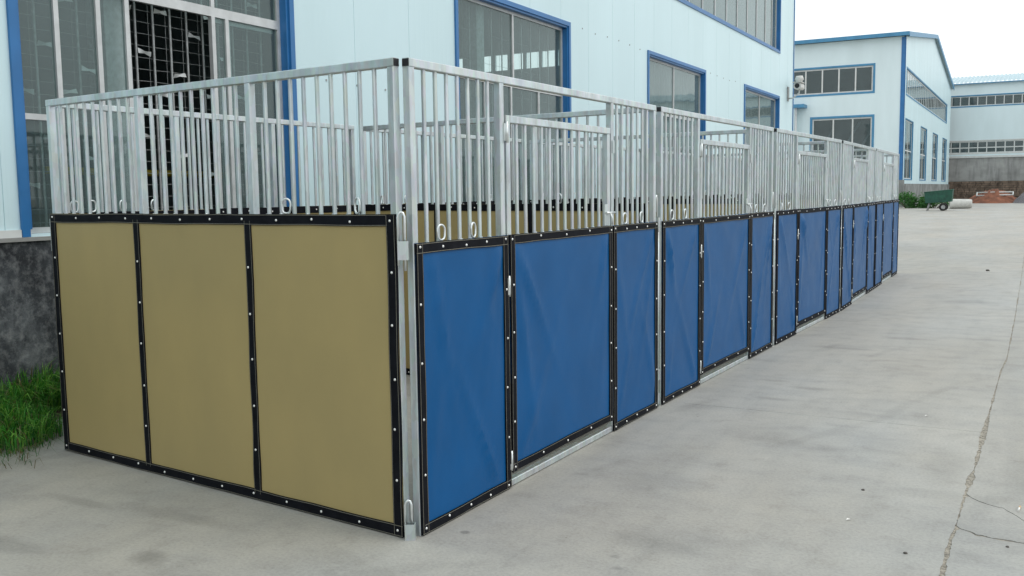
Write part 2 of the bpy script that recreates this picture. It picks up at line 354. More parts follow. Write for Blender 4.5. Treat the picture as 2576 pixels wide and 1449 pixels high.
# ------------------------------------------------------------------ factory buildings
def place(o, par): o.location = -par.location; return o
class Facade:
    """a flat wall: a along, z up, d outwards; org + a*u + d*n"""
    def __init__(s, org, u, n, thing): s.o = Vector((*org,0)); s.u = Vector((*u,0)); s.n = Vector((*n,0)); s.t = thing
    def P(s, a, z, d): q = s.o + s.u*a + s.n*d; return (q.x, q.y, z)
    def fbox(s, mb, a0, a1, z0, z1, d0, d1, m=0):
        v = [s.P(a,z,d) for z in (z0,z1) for d in (d0,d1) for a in (a0,a1)]
        return mb.add(v, [(0,1,3,2),(4,6,7,5),(0,4,5,1),(2,3,7,6),(0,2,6,4),(1,5,7,3)], m)
    def part(s, name, boxes, mat, parent=None):
        mb = MB()
        for bx in boxes: s.fbox(mb, *bx)
        o = build(name, mb, MATS[mat], parent or s.t)
        if parent is None: place(o, s.t)
        return o
    def panels(s, a0, a1, z0, z1, joints, openings, mat, thick=.1, gap=.0028):
        cuts = [a0] + [j for j in joints if a0 < j < a1] + [a1]
        for p, q in zip(cuts, cuts[1:]):
            ys = sorted({p, q} | {e for o in openings for e in (o[0], o[1]) if p < e < q})
            cells = []
            for c0, c1 in zip(ys, ys[1:]):
                mid = (c0+c1)/2; zz = [(z0,z1)]
                for o in openings:
                    if o[0] < mid < o[1]:
                        nzz = []
                        for (l, h) in zz:
                            if o[3] <= l or o[2] >= h: nzz.append((l,h)); continue
                            if o[2] > l: nzz.append((l,o[2]))
                            if o[3] < h: nzz.append((o[3],h))
                        zz = nzz
                cells += [(c0,c1,l,h) for l, h in zz]
            if not cells: continue
            for c0, c1, l, h in cells:
                mb = MB()
                s.fbox(mb, c0, c1, l, h, -thick, -.006)
                s.fbox(mb, c0+(gap if c0 == p else 0), c1-(gap if c1 == q else 0), l, h, -.006, 0)
                place(build('wall_panel', mb, MATS[mat], s.t), s.t)
    def surround(s, a0, a1, z0, z1, mat, w=.06, proud=.025, depth=.14, name='window', foot=True):
        """folded blue flashing round an opening; the window part"""
        e = .004; B = []
        zb = z0+e if foot else z0-.02
        for (x0,x1,y0,y1) in ((a0-w,a1+w,z1-e,z1+w),(a0-w,a1+w,z0-w,z0+e),(a0-w,a0+e,zb,z1-e),(a1-e,a1+w,zb,z1-e))[(0 if foot else 0):]: B.append((x0,x1,y0,y1,.002,proud))
        if not foot: del B[1]
        r = .035
        B += [(a0,a1,z1-r,z1,-depth,.002),(a0,a1,z0,z0+r,-depth,.002),(a0,a0+r,z0+r,z1-r,-depth,.002),(a1-r,a1,z0+r,z1-r,-depth,.002)]
        if not foot: del B[4]
        return s.part(name, B, mat)
    def glaze(s, win, a0, a1, z0, z1, cols, rows_, d=-.1, fw_=.042, fmat='aluminium', gmat='glass', skip=(), th=.04):
        """frame bars (each a sub-part) and panes; cols, rows_ are edge coordinates inside the opening"""
        A = [a0]+list(cols)+[a1]; Z = [z0]+list(rows_)+[z1]
        s.part('frame', [(a0,a1,z0,z0+fw_,d-th/2,d+th/2),(a0,a1,z1-fw_,z1,d-th/2,d+th/2),(a0,a0+fw_,z0+fw_,z1-fw_,d-th/2,d+th/2),(a1-fw_,a1,z0+fw_,z1-fw_,d-th/2,d+th/2)], fmat, win)
        for c in cols: s.part('mullion', [(c-fw_/2,c+fw_/2,z0+fw_,z1-fw_,d-th/2-.002,d+th/2+.002)], fmat, win)
        for zr in rows_:
            e = [a0+fw_/2]+list(cols)+[a1-fw_/2]
            s.part('transom', [(p+fw_/2+.001,q-fw_/2-.001,zr-fw_/2,zr+fw_/2,d-th/2,d+th/2) for p,q in zip(e,e[1:])], fmat, win)
        for i in range(len(A)-1):
            for j in range(len(Z)-1):
                if (i,j) in skip: continue
                s.part('pane', [(A[i]+.01,A[i+1]-.01,Z[j]+.01,Z[j+1]-.01,d-.003,d+.003)], gmat, win)

# --- nearest factory hall, its long wall at x = -4.1
DX = -4.1
hall = empty('factory_hall', (DX, 10, 0)); tag(hall, 'long white factory hall with blue window surrounds right behind the stalls', 'building')
F = Facade((DX,0), (0,1), (1,0), hall)
HY0, HY1, HZ0, HZ1 = -24.0, 26.55, 1.31, 9.6
wins = [(-20.5,-17.0),(-13.3,-9.9),(-6.3,-3.0),(.97,3.9),(7.07,10.4),(14.0,17.55),(20.95,24.66)]
ops = [(a,b,1.335,4.2) for a,b in wins] + [(11.0,24.66,5.53,7.4)]
F.panels(HY0, HY1, HZ0, HZ1, [4.95+1.04*k for k in range(-28,22)], ops, 'cladding_y')
F.part('plinth', [(HY0,HY1-.05,0,HZ0-.025,-.12,.035)], 'plinth')
F.part('sill_ledge', [(HY0,HY1-.05,HZ0-.025,HZ0+.003,-.12,.06)], 'grey_render')
for q0, q1 in zip([HY0]+[b+.065 for a,b in wins], [a-.065 for a,b in wins]+[HY1]):
    F.part('base_flashing', [(q0,q1,HZ0+.004,HZ0+.06,.002,.02)], 'window_white')
F.part('corner_flashing', [(HY1-.06,HY1+.02,HZ0+.07,HZ1,.003,.018),(HY1,HY1+.02,HZ0+.07,HZ1,-.1,.003)], 'trim_blue')
# shell: roof, other walls, floor
def shell(mb, x0, x1, y0, y1, z0, z1): pass
bz0, bz1 = 5.9, 6.45
mbx = MB().box(-16.5,DX-.13,HY1-.1,HY1-.004,0,bz0).box(-16.5,DX-.13,HY1-.1,HY1-.004,bz1,HZ1).box(-10.4,DX-.13,HY1-.1,HY1-.004,bz0,bz1)
x = -16.5
while x < -10.5: mbx.box(x,x+.12,HY1-.1,HY1-.004,bz0,bz1); x += .62
place(build('end_wall', mbx, MATS['cladding_x'], hall), hall)
mbx = MB().box(-16.5,DX-.13,HY0,HY0+.1,0,HZ1); place(build('end_wall', mbx, MATS['cladding_x'], hall), hall)
mbx = MB().box(-16.6,-16.5,HY0,HY1,0,HZ1)
place(build('rear_wall', mbx, MATS['interior_wall'], hall), hall)
mbx = MB().add([(-16.9,HY0-.3,HZ1),(DX+.35,HY0-.3,HZ1),(DX+.35,HY1+.3,HZ1),(-16.9,HY1+.3,HZ1),(-10.3,HY0-.3,HZ1+.9),(-10.3,HY1+.3,HZ1+.9)], [(0,1,2,3),(1,2,5,4),(0,4,5,3),(0,1,4),(2,3,5)])
place(build('roof', mbx, MATS['roof_sheet'], hall), hall)
mbx = MB().box(-16.5,DX-.13,HY0+.1,HY1-.1,.0,.9); place(build('floor', mbx, MATS['interior_dark'], hall), hall)
for k in range(9):
    yb = -22+k*6; mbx = MB().box(-16.5,DX-.35,yb-.1,yb+.1,HZ1-.9,HZ1-.5).box(DX-.42,DX-.2,yb-.1,yb+.1,.9,HZ1-.5)
    place(build('roof_beam', mbx, MATS['grille_steel'], hall), hall)
def grille(win, a0, a1, z0, z1, d, pitch=.19, wire=.1, ornaments=True):
    X = Facade((DX,0),(0,1),(1,0),hall)
    k = 0; a = a0+.1
    while a < a1-.05:
        mb = MB().tube([X.P(a,z0,d), X.P(a,z1,d)], .011, 6, cap=False); build('grille_bar', mb, MATS['grille_steel'], win)
        if ornaments:
            for zc in [z0+.35+((k*.37)%.9)+.72*j for j in range(int((z1-z0)/.72))]:
                if zc < z1-.1 and a+pitch*.8 < a1:
                    pts = []
                    for i in range(7):
                        q = i/6; ww = .010+.013*abs(2*q-1); tw = .5*math.sin(q*3+k)
                        for sg in (-1,1): pts.append(X.P(a+.01+q*pitch*.72, zc+.02*(q-.5)*((k%3)-1)+sg*ww*math.cos(tw), d+.012+sg*ww*math.sin(tw)))
                    mb = MB().add(pts, [(2*i,2*i+1,2*i+3,2*i+2) for i in range(6)], 0, True); build('scroll', mb, MATS['aluminium'], win)
        a += pitch; k += 1
    mb = MB(); z = z0+.05; i = 0
    while z < z1:
        pts = [X.P(a0+(a1-a0)*q/12, z+.012*noise.noise((q*.9,i*1.3,a0)), d-.016) for q in range(13)]; mb.tube(pts, .0022, 4, cap=False); z += wire; i += 1
    a = a0+.06
    while a < a1: mb.tube([X.P(a,z0,d-.02), X.P(a+.01,z1,d-.02)], .002, 4, cap=False); a += pitch
    build('wire_mesh', mb, MATS['grille_steel'], win)
for i, (a, b2) in enumerate(wins, -2):
    W = F.surround(a, b2, 1.335, 4.2, 'trim_blue', foot=False); z0, z1 = 1.337, 4.165; a_, b_ = a+.035, b2-.035
    if i == 1:
        # upper lights, open sash in the middle, low transom in the first bay
        F.glaze(W, a_, b_, 3.27, z1, [1.76, 2.98], [])
        F.glaze(W, a_, b_, z0, 3.27, [1.37, 1.75, 2.03, 2.98, 3.15], [], skip=((3,0),))
        F.part('transom', [(a_+.05,1.345,2.19,2.235,-.12,-.08)], 'aluminium', W)
        for (p, q) in ((2.99,3.14),(3.19,b_-.06)):
            F.part('sash', [(p,q,z0+.06,z0+.11,-.15,-.125),(p,q,3.19,3.235,-.15,-.125),(p,p+.04,z0+.11,3.19,-.15,-.125)], 'aluminium', W)
        grille(W, a_+.02, b_-.02, z0+.02, z1, -.27)
    elif i == 2:
        F.glaze(W, a_, b_, 3.14, z1, [8.72], [], gmat='glass'); F.glaze(W, a_, b_, z0, 3.14, [7.9, 8.65, 9.52], [])
        grille(W, a_+.02, b_-.02, z0+.02, z1, -.27, .3, .4, False)
    elif i == 3:
        F.glaze(W, a_, b_, 3.14, z1, [15.71], [], gmat='glass_dust_sheen'); F.glaze(W, a_, b_, z0, 3.14, [14.9, 15.7, 16.6], [], gmat='glass_dust_sheen')
        grille(W, a_+.02, b_-.02, z0+.02, z1, -.27, .3, .4, False)
    else:
        c = (a+b2)/2
        F.glaze(W, a_, b_, 3.14, z1, [c], [], gmat='glass_dust_sheen'); F.glaze(W, a_, b_, z0, 3.14, [c-.8, c, c+.8], [], gmat='glass_dust_sheen')
W = F.surround(11.0, 24.66, 5.53, 7.4, 'trim_blue'); F.glaze(W, 11.035, 24.62, 5.565, 7.365, [11.0+.95*k for k in range(1,14)]+[24.1], [], gmat='glass_dust_sheen')
# fixing screws in rows
sm = MB(); 
for i in range(4):
    pass
sc = MB().tube([(0,0,0),(.008,0,0)], .012, 6).mesh('screw', MATS['grille_steel'])
for (z, ys) in ((2.8,[4.45+.52*k for k in range(5)]),(4.235,[10.95+.52*k for k in range(6)]),(4.235,[18.0+.52*k for k in range(5)])):
    for y in ys: o = link('screw', sc, hall); o.location = Vector((DX-.0005, y, z+random.uniform(-.02,.02))) - hall.location
# yellow pipe and clutter inside the open sash
tag(build('crane_rail', MB().tube([(-5.6,2.2,1.86),(-5.6,4.6,1.83)], .035, 10), MATS['yellow_paint']), 'yellow pipe rail inside the factory hall behind the open sash', 'pipe')

# security camera on its bracket near the hall's corner
cc = empty('security_camera', (DX, 25.8, 4.4)); tag(cc, 'white security camera on a bracket arm near the corner of the factory hall', 'camera')
build('wall_plate', MB().box(.002,.03,-.09,.09,-.2,.22), MATS['grille_steel'], cc)
build('bracket_arm', MB().tube([(.03,0,-.12),(.15,0,-.12),(.34,0,.02),(.34,0,.12)], .022, 8), MATS['window_white'], cc)
hs_ = build('housing', MB().cbox(.23,.45,-.3,.2,.12,.3,'y',.04).box(.21,.47,-.36,.1,.305,.325), MATS['white_plastic'], cc)
build('lens_window', MB().tube([(.34,-.315,.21),(.34,-.295,.21)], .07, 12), MATS['black_plastic'], hs_)
build('mount_head', MB().tube([(.34,0,.3),(.34,0,.42),(.34,-.02,.52)], [.05,.13,.1], 10), MATS['white_plastic'], cc)

# --- second hall: eaves towards us at y = 76.5, gable to the yard at x = -6.49
BX, BY = -6.5, 76.5
h2 = empty('gabled_hall', (BX-8, BY, 0)); tag(h2, 'white gabled hall with blue corner post beyond the end of the stalls', 'building')
F2 = Facade((BX,BY), (-1,0), (0,-1), h2)           # a runs to the left
G2 = Facade((BX,BY), (0,1), (1,0), h2)             # a runs away
PZ = 2.15; EZ = 13.15; LEN = 46.5
o2 = [(2.3,9.3,9.08,11.15),(2.3,6.95,2.6,7.17),(12,18,9.08,11.15)]
F2.panels(.0, 24, PZ, EZ, [1.02*k for k in range(1,24)], o2, 'cladding_x', gap=.006)
W = F2.surround(2.3,9.3,9.08,11.15,'fascia_blue',w=.12); F2.glaze(W,2.335,9.265,9.115,11.115,[3.65,4.92,6.2,7.5],[],fw_=.11,fmat='window_white',gmat='glass_far')
W = F2.surround(2.3,6.95,2.6,7.17,'fascia_blue',w=.14); F2.glaze(W,2.335,6.915,2.635,7.135,[3.8,5.28],[],fw_=.11,fmat='window_white',gmat='glass_far')
for (p,q,r_,s_) in ((2.5,6.3,3.7,5.0),(5.5,6.3,6.8,5.2),(3.4,6.9,5.1,4.9)):  # struts added inside the lower window to imitate truss reflections
    mb = MB().tube([F2.P(p,q,-1.2),F2.P(r_,s_-1,-1.2)], .09, 6); place(build('truss_reflection', mb, MATS['aluminium'], h2), h2)
o2g = [(1.0,41.0,8.85,10.85)] + [(1.0+11.75*k,6.6+11.75*k,2.2,6.95) for k in range(4)]
G2.panels(.0, LEN, PZ-.3, EZ, [2.9*k for k in range(1,16)], o2g, 'cladding_y', gap=.006)
W = G2.surround(1.0,41.0,8.85,10.85,'fascia_blue',w=.1); G2.glaze(W,1.035,40.965,8.885,10.815,[1+1.6*k for k in range(1,25)],[],fw_=.12,fmat='window_white',gmat='glass_far')
for k in range(4):
    a = 1.0+11.75*k; W = G2.surround(a,a+5.6,2.2,6.95,'fascia_blue',w=.05); G2.glaze(W,a+.035,a+5.565,2.235,6.915,[a+2.8],[4.5],fw_=.09,fmat='window_white',gmat='glass_far')
# gable triangle above the eaves
mb = MB(); RZ = 16.1; mid = LEN/2
tri = [G2.P(0,EZ,0),G2.P(LEN,EZ,0),G2.P(mid,RZ,0)]; trb = [G2.P(0,EZ,-.1),G2.P(LEN,EZ,-.1),G2.P(mid,RZ,-.1)]
mb.add(tri+trb, [(0,1,2),(3,5,4),(0,2,5,3),(1,4,5,2),(0,3,4,1)]); place(build('gable', mb, MATS['cladding_y'], h2), h2)
# roof with overhang and blue eaves
mb = MB(); ov = .45
for (y0, z0_, y1, z1_) in ((-ov,EZ-.02,mid,RZ+.03),(LEN+ov,EZ-.02,mid,RZ+.03)):
    v = [(BX+.25,BY+y0,z0_+.03),(BX-25,BY+y0,z0_+.03),(BX-25,BY+y1,z1_+.03),(BX+.25,BY+y1,z1_+.03)]
    mb.add(v+[(x,y_,z_+.16) for x,y_,z_ in v], [(0,1,2,3),(7,6,5,4),(0,4,5,1),(1,5,6,2),(2,6,7,3),(3,7,4,0)])
place(build('roof', mb, MATS['roof_sheet'], h2), h2)
F2.part('gutter', [(-.3,24,EZ-.02,EZ+.26,ov+.001,ov+.2)], 'fascia_blue')
mb = MB()
for (y0, z0_, y1, z1_) in ((-ov,EZ,mid,RZ),(LEN+ov,EZ,mid,RZ)):
    v = [(BX+.26,BY+y0,z0_-.1),(BX+.26,BY+y1,z1_-.1),(BX+.26,BY+y1,z1_+.26),(BX+.26,BY+y0,z0_+.26)]
    mb.add(v+[(x+.06,y_,z_) for x,y_,z_ in v], [(3,2,1,0),(4,5,6,7),(0,1,5,4),(1,2,6,5),(2,3,7,6),(3,0,4,7)])
place(build('barge_board', mb, MATS['fascia_blue'], h2), h2)
F2.part('corner_post', [(-.02,.3,PZ,EZ-.05,.003,.05)], 'trim_blue'); G2.part('corner_post', [(-.05,.08,PZ,EZ-.05,.003,.03)], 'trim_blue')
F2.part('plinth', [(0,24,0,PZ-.002,-.3,.1)], 'far_plinth'); G2.part('plinth', [(-.096,LEN,0,PZ-.302,-.3,.12),(-.094,.95,PZ-.3,PZ-.003,-.28,.05)], 'far_plinth')
mb = MB().box(BX-25,BX-24.9,BY,BY+LEN,0,EZ).box(BX-24.9,BX-.12,BY+LEN-.12,BY+LEN-.02,0,EZ).box(BX-24.9,BX-.35,BY+.35,BY+LEN-.2,0,1.6); place(build('rear_wall', mb, MATS['interior_wall'], h2), h2)
# small canopy with its downpipe on the eaves wall
cp = empty('door_canopy', (BX-8.1, BY-1.2, 0)); tag(cp, 'small blue-edged canopy box on the front wall of the gabled hall', 'canopy')
build('canopy_roof', MB().box(-1.0,.75,0,1.19,8.05,8.32), MATS['fascia_blue'], cp); build('side_wall', MB().box(-1.0,.0,.15,1.19,0,8.04), MATS['cladding_x'], cp)
build('downpipe', MB().tube([(.12,.1,0),(.12,.1,8.04)], .07, 8), MATS['aluminium'], cp)

# --- third hall closing the yard
CY = 126.
h3 = empty('closing_hall', (10, CY, 0)); tag(h3, 'long white hall with ribbon windows on a grey retaining wall at the yard end', 'building')
F3 = Facade((-8.5,CY), (1,0), (0,-1), h3); K = (CY+3.494)/(99.355+3.494)
zz = lambda z: 1.597+(z-1.597)*K
W3 = 60
o3 = [(0,W3-2,zz(9.25),zz(10.25)),(0,W3-2,zz(4.72),zz(5.93))]
F3.panels(0, W3, zz(4.5), zz(11.45), [2.0*k for k in range(1,30)], o3, 'cladding_x', gap=.006)
W = F3.surround(.02,W3-2.02,zz(9.25),zz(10.25),'fascia_blue',w=.1); F3.glaze(W,.06,W3-2.06,zz(9.25)+.04,zz(10.25)-.04,[.95*k for k in range(1,61)],[],fw_=.10,fmat='window_white',gmat='glass_far')
W = F3.surround(.02,W3-2.02,zz(4.72),zz(5.93),'window_white',w=.1); F3.glaze(W,.06,W3-2.06,zz(4.72)+.04,zz(5.93)-.04,[.985*k for k in range(1,59)],[(zz(4.72)+zz(5.93))/2-.06],fw_=.12,fmat='window_white',gmat='glass_far')
F3.part('ledge', [(0,W3,zz(4.5)-.25,zz(4.5)-.002,-.2,.25)], 'window_white')
F3.part('retaining_wall', [(0,W3,zz(2.05),zz(4.5)-.252,-.3,.12)], 'grey_render')
mb = MB(); nx = 60
for r_ in range(8):            # rough stone courses below the render
    x = 0.
    while x < 34:
        wd = random.uniform(.5,1.0); h = zz(2.05)/8
        F3.fbox(mb, x+.02, x+wd-.02, r_*h+.02, (r_+1)*h-.02, -.2, .12+random.uniform(0,.12)); x += wd
place(build('stone_base', mb, MATS['rubble'], h3), h3)
mb = MB(); e0, e1 = zz(11.45), zz(11.80); n = 130
for i in range(n):                 # ribbed roof sheet
    x = -8.5+i*.47
    p = [(x,0),(x+.2,0),(x+.25,.09),(x+.42,.09),(x+.47,0)]
    v = [(q,CY-.5,e0+dz) for q,dz in p]+[(q,CY+12,e1+1.55+dz) for q,dz in p]
    mb.add(v, [(j,j+1,j+6,j+5) for j in range(4)])
place(build('roof', mb, MATS['roof_sheet'], h3), h3)
F3.part('eaves_trim', [(0,W3,e0-.12,e0-.02,.3,.48)], 'fascia_blue')
mb = MB().box(-8.5,51.5,CY+14,CY+14.1,0,15).box(-8.4,51.4,CY+.3,CY+14,0,4); place(build('rear_wall', mb, MATS['interior_wall'], h3), h3)

# ------------------------------------------------------------------ stall panels
GALV = MATS['galvanised']
Z_TOP = 2.2; TW = .04
_bars = {}
def bar_mesh(h):
    if h not in _bars: _bars[h] = MB().tube([(0,0,0),(0,0,h)], .0105, 8, cap=False).mesh('bar', GALV)
    return _bars[h]
def dome(r):
    mb = MB(); vs = [(0,-r*.75,0)]; n = 8
    for k, (rr, hh) in enumerate(((.55,.62),(.9,.3),(1,0))): vs += [(r*rr*math.cos(2*PI*i/n), -r*hh, r*rr*math.sin(2*PI*i/n)) for i in range(n)]
    fs = [(0,1+(i+1)%n,1+i) for i in range(n)]
    for k in range(2): fs += [(1+k*n+i,1+k*n+(i+1)%n,1+(k+1)*n+(i+1)%n,1+(k+1)*n+i) for i in range(n)]
    return mb.add(vs, fs, 0, True).mesh('rivet', MATS['rivet_steel'])
RIVET = dome(.0068)
def ring_mesh():
    pts = []; wd, h = .024, .026
    for i in range(9): a = PI*i/8; pts.append((wd*math.cos(a), 0, .047+h*math.sin(a)))
    for i in range(5): a = PI+PI*i/4; pts.append((wd*math.cos(a)*.95, 0, .018+.018*math.sin(a)))
    return MB().tube(pts, .0052, 8, closed=True).mesh('tie_ring', MATS['bright_steel'])
RING = ring_mesh()
weld = MB(); weld.tube([(0,0,-.004),(0,0,.001),(0,0,.007)], [.017,.0165,.011], 8)
WELD = weld.mesh('weld', MATS['bright_steel'])
CAPM = None
def canvas_grid(s0, s1, z0, z1, seed, mode):
    nx = max(8, int((s1-s0)/.035)); ny = max(12, int((z1-z0)/.035)); vs = []
    rnd = random.Random(seed)
    folds = []
    if mode == 'blue':
        for _ in range(7):
            side = rnd.choice((0,1)); ang = rnd.uniform(.12,.65)
            folds.append((side, rnd.uniform(-.02,.12), 0 if rnd.random() < .7 else 1, ang, rnd.uniform(.3,.9), rnd.uniform(.006,.014), rnd.uniform(.014,.034)))
    for j in range(ny+1):
        for i in range(nx+1):
            s = s0+(s1-s0)*i/nx; z = z0+(z1-z0)*j/ny
            ex = min(s-s0, s1-s, z-z0, z1-z); k = min(1, max(0,(ex-.03)/.12))
            h = .006*noise.noise((s*1.5+seed*3.1, z*1.2, seed))+.0025*noise.noise((s*5+seed, z*2.5, 3.))
            if mode == 'tan': h = .004*noise.noise((s*1.2+seed*3.1, z*1.5, seed))
            for (side, off, bot, ang, ln, am, wd) in folds:
                px = (s-s0-off) if side == 0 else (s1-off-s); pz = (z1-z) if not bot else (z-z0)
                al = px*math.sin(ang)+pz*math.cos(ang); ac = px*math.cos(ang)-pz*math.sin(ang)
                if al > 0: h += am*math.exp(-(ac/wd)**2)*math.exp(-(al/ln)**2)*(1-math.exp(-al/.05))*1.6
            vs.append((s, -.028-max(-.004,h)*k, z))
    n = nx+1
    fr = [(j*n+i, j*n+i+1, (j+1)*n+i+1, (j+1)*n+i) for j in range(ny) for i in range(nx)]
    mb = MB().add(vs, fr, 0, True)
    m2 = [(x, -.0235, z) for x, y, z in vs]
    corner = [0, nx, ny*n+nx, ny*n]; bk = [m2[c] for c in corner]
    mb.add(bk, [(0,3,2,1)])
    return mb
def strip(mb, a, b, wd, axis, sm=None, seed=0., depth=(-.0225,-.0345), wave=.0045):
    """webbing band centred on the line a-b (in s,z), wavy edges, real thickness; stitch lines into sm"""
    L_ = math.dist(a, b); n = max(4, int(L_/.05)); F_, B_ = [], []
    for i in range(n+1):
        q = i/n; c = (a[0]+(b[0]-a[0])*q, a[1]+(b[1]-a[1])*q)
        o = wave*noise.noise((L_*q*2.2, seed, 1.)); wv = wd/2+wave*.5*noise.noise((L_*q*4, seed, 9.))
        d = depth[1]-.0012*noise.noise((L_*q*3.3, seed, 5.))
        for sg in (-1,1):
            p = (c[0]+(o+sg*wv if axis == 'z' else 0), c[1]+(o+sg*wv if axis == 's' else 0))
            F_.append((p[0], d, p[1])); B_.append((p[0], depth[0], p[1]))
    m = len(F_); fs = []
    for i in range(n):
        k = 2*i; q = [(k,k+2,k+3,k+1),(k+m,k+2+m,k+2,k),(k+1,k+3,k+3+m,k+1+m)]
        fs += q
    fs += [(0,1,1+m,m),(m-2,2*m-2,2*m-1,m-1)]
    if axis == 's': fs = [f[::-1] for f in fs] if False else fs
    mb.add(F_+B_, fs)
    if sm is not None:
        for sg, off in ((0,.0045),(1,.0045)):
            pts = []
            for i in range(n+1):
                x, d, z = F_[2*i+sg]; e = off if sg == 0 else -off
                pts.append((x+(e if axis == 'z' else 0), d-.0004, z+(e if axis == 's' else 0)))
            vs = []
            for x, d, z in pts:
                hw = .0011
                vs += [(x-(hw if axis == 'z' else 0), d-.0006, z-(hw if axis == 's' else 0)), (x+(hw if axis == 'z' else 0), d-.0006, z+(hw if axis == 's' else 0))]
            sm.add(vs, [(2*i,2*i+2,2*i+3,2*i+1) for i in range(n)])
def framed_canvas(par, s0, s1, z0, z1, mat, seed, splits=(), tw=.049, top_pitch=.2, side_pitch=.265, stitch=True, rivets=True, mids=.05):
    cv = build('canvas', canvas_grid(s0, s1, z0, z1, seed, 'blue' if mat == 'blue_canvas' else 'tan'), MATS[mat], par)
    h = tw/2; sm = MB() if stitch else None
    for (a, b, ax, dz) in (((s0,z1-h),(s1,z1-h),'s',0.),((s0,z0+h),(s1,z0+h),'s',0.),((s0+h,z0+.002),(s0+h,z1-.002),'z',.001),((s1-h,z0+.002),(s1-h,z1-.002),'z',.001)):
        mb = MB(); strip(mb, a, b, tw, ax, sm, seed+len(ax)+a[0]*3+a[1], depth=(-.0225,-.0345-dz)); build('trim', mb, MATS['black_webbing'], par)
    for sp in splits:
        mb = MB(); strip(mb, (sp,z0+tw*.6), (sp,z1-tw*.6), mids, 'z', sm, seed+sp, depth=(-.0225,-.0340), wave=.009); build('trim', mb, MATS['black_webbing'], par)
    if stitch: build('stitching', sm, MATS['thread'], par)
    if rivets:
        R_ = random.Random(seed); jit = lambda: R_.uniform(-.011,.011)
        n = max(2, round((s1-s0-tw)/top_pitch)); nzv = max(2, round((z1-z0-tw)/side_pitch))
        pts = [(s0+h+(s1-s0-tw)*i/n, zc) for i in range(n+1) for zc in (z0+h, z1-h)]
        pts += [(sc_, z0+h+(z1-z0-tw)*j/nzv) for j in range(1,nzv) for sc_ in [s0+h, s1-h]+list(splits)]
        for (s, z) in pts: link('rivet', RIVET, par, (s+jit()*.5, -.0352, z+jit()*.6))
    return cv
def bars(par, s_list, z0, z1, welds=True):
    for s in s_list:
        link('bar', bar_mesh(round(z1-z0,3)), par, (s, 0, z0))
        if welds: link('weld', WELD, par, (s, 0, z0)) if False else None
def lin(a, b, n): return [a+(b-a)*(i+1)/(n+1) for i in range(n)]
def sq(par, name, s0, s1, z0, z1, axis, d=.02, mat=None): return build(name, MB().cbox(s0,s1,-d,d,z0,z1,axis,.004), mat or GALV, par)
def weldrow(par, ss, z):
    mb = MB()
    for s in ss:
        for q in range(2): mb.tube([(s+random.uniform(-.012,.012),-.012+.004*q,z-.002),(s+random.uniform(-.012,.012),-.010,z+.006)], [.009,.004], 5)
    build('weld_beads', mb, MATS['bright_steel'], par)
def end_plug(par, s0, s1, z):
    build('end_plug', MB().box(s0,s1,-.0155,.0155,z-.0155+.0,z+.0155), MATS['black_plastic'], par)

PLEN = 2.85; HT = 1.504
_tan_cache = {}
def tan_panel(o, detail, rings, seed):
    """barred panel over a tan sheet in three sections; local x along, -y faces the stall front"""
    p1, p2 = .925, 1.865
    for s in (0, p1-.02, p2-.02, PLEN-TW): sq(o, 'post', s, s+TW, 0, Z_TOP-TW, 'z')
    sq(o, 'top_rail', 0, PLEN, Z_TOP-TW, Z_TOP, 'x')
    sq(o, 'middle_rail', TW+.001, PLEN-TW-.001, HT-.045, HT-.006, 'x', .018); sq(o, 'bottom_rail', TW+.001, PLEN-TW-.001, .004, .042, 'x', .018)
    for e in (PLEN-.0005, ): build('end_plug', MB().box(e,e+.003,-.0165,.0165,Z_TOP-TW+.0035,Z_TOP-.0035), MATS['black_plastic'], o)
    secs = ((TW, p1-.02, 9), (p1+.02, p2-.02, 9), (p2+.02, PLEN-TW, 9)); allb = []
    for a, b, n in secs: bl = lin(a, b, n); bars(o, bl, HT-.007, Z_TOP-TW+.001); allb += bl
    weldrow(o, allb, HT-.006)
    if detail == 2: framed_canvas(o, 0, PLEN, .006, HT, 'tan_canvas', seed, (p1-.038, p2-.022), .055, .262, .262)
    else: framed_canvas(o, 0, PLEN, .006, HT, 'tan_canvas', seed, (p1-.038, p2-.022), .055, .262, .262, stitch=False, rivets=(detail == 1))
    for s in rings: link('tie_ring', RING, o, (s, -.012, HT+.003), (0,0,random.uniform(-.5,.5)))
FLEN = 2.965; HB = 1.372
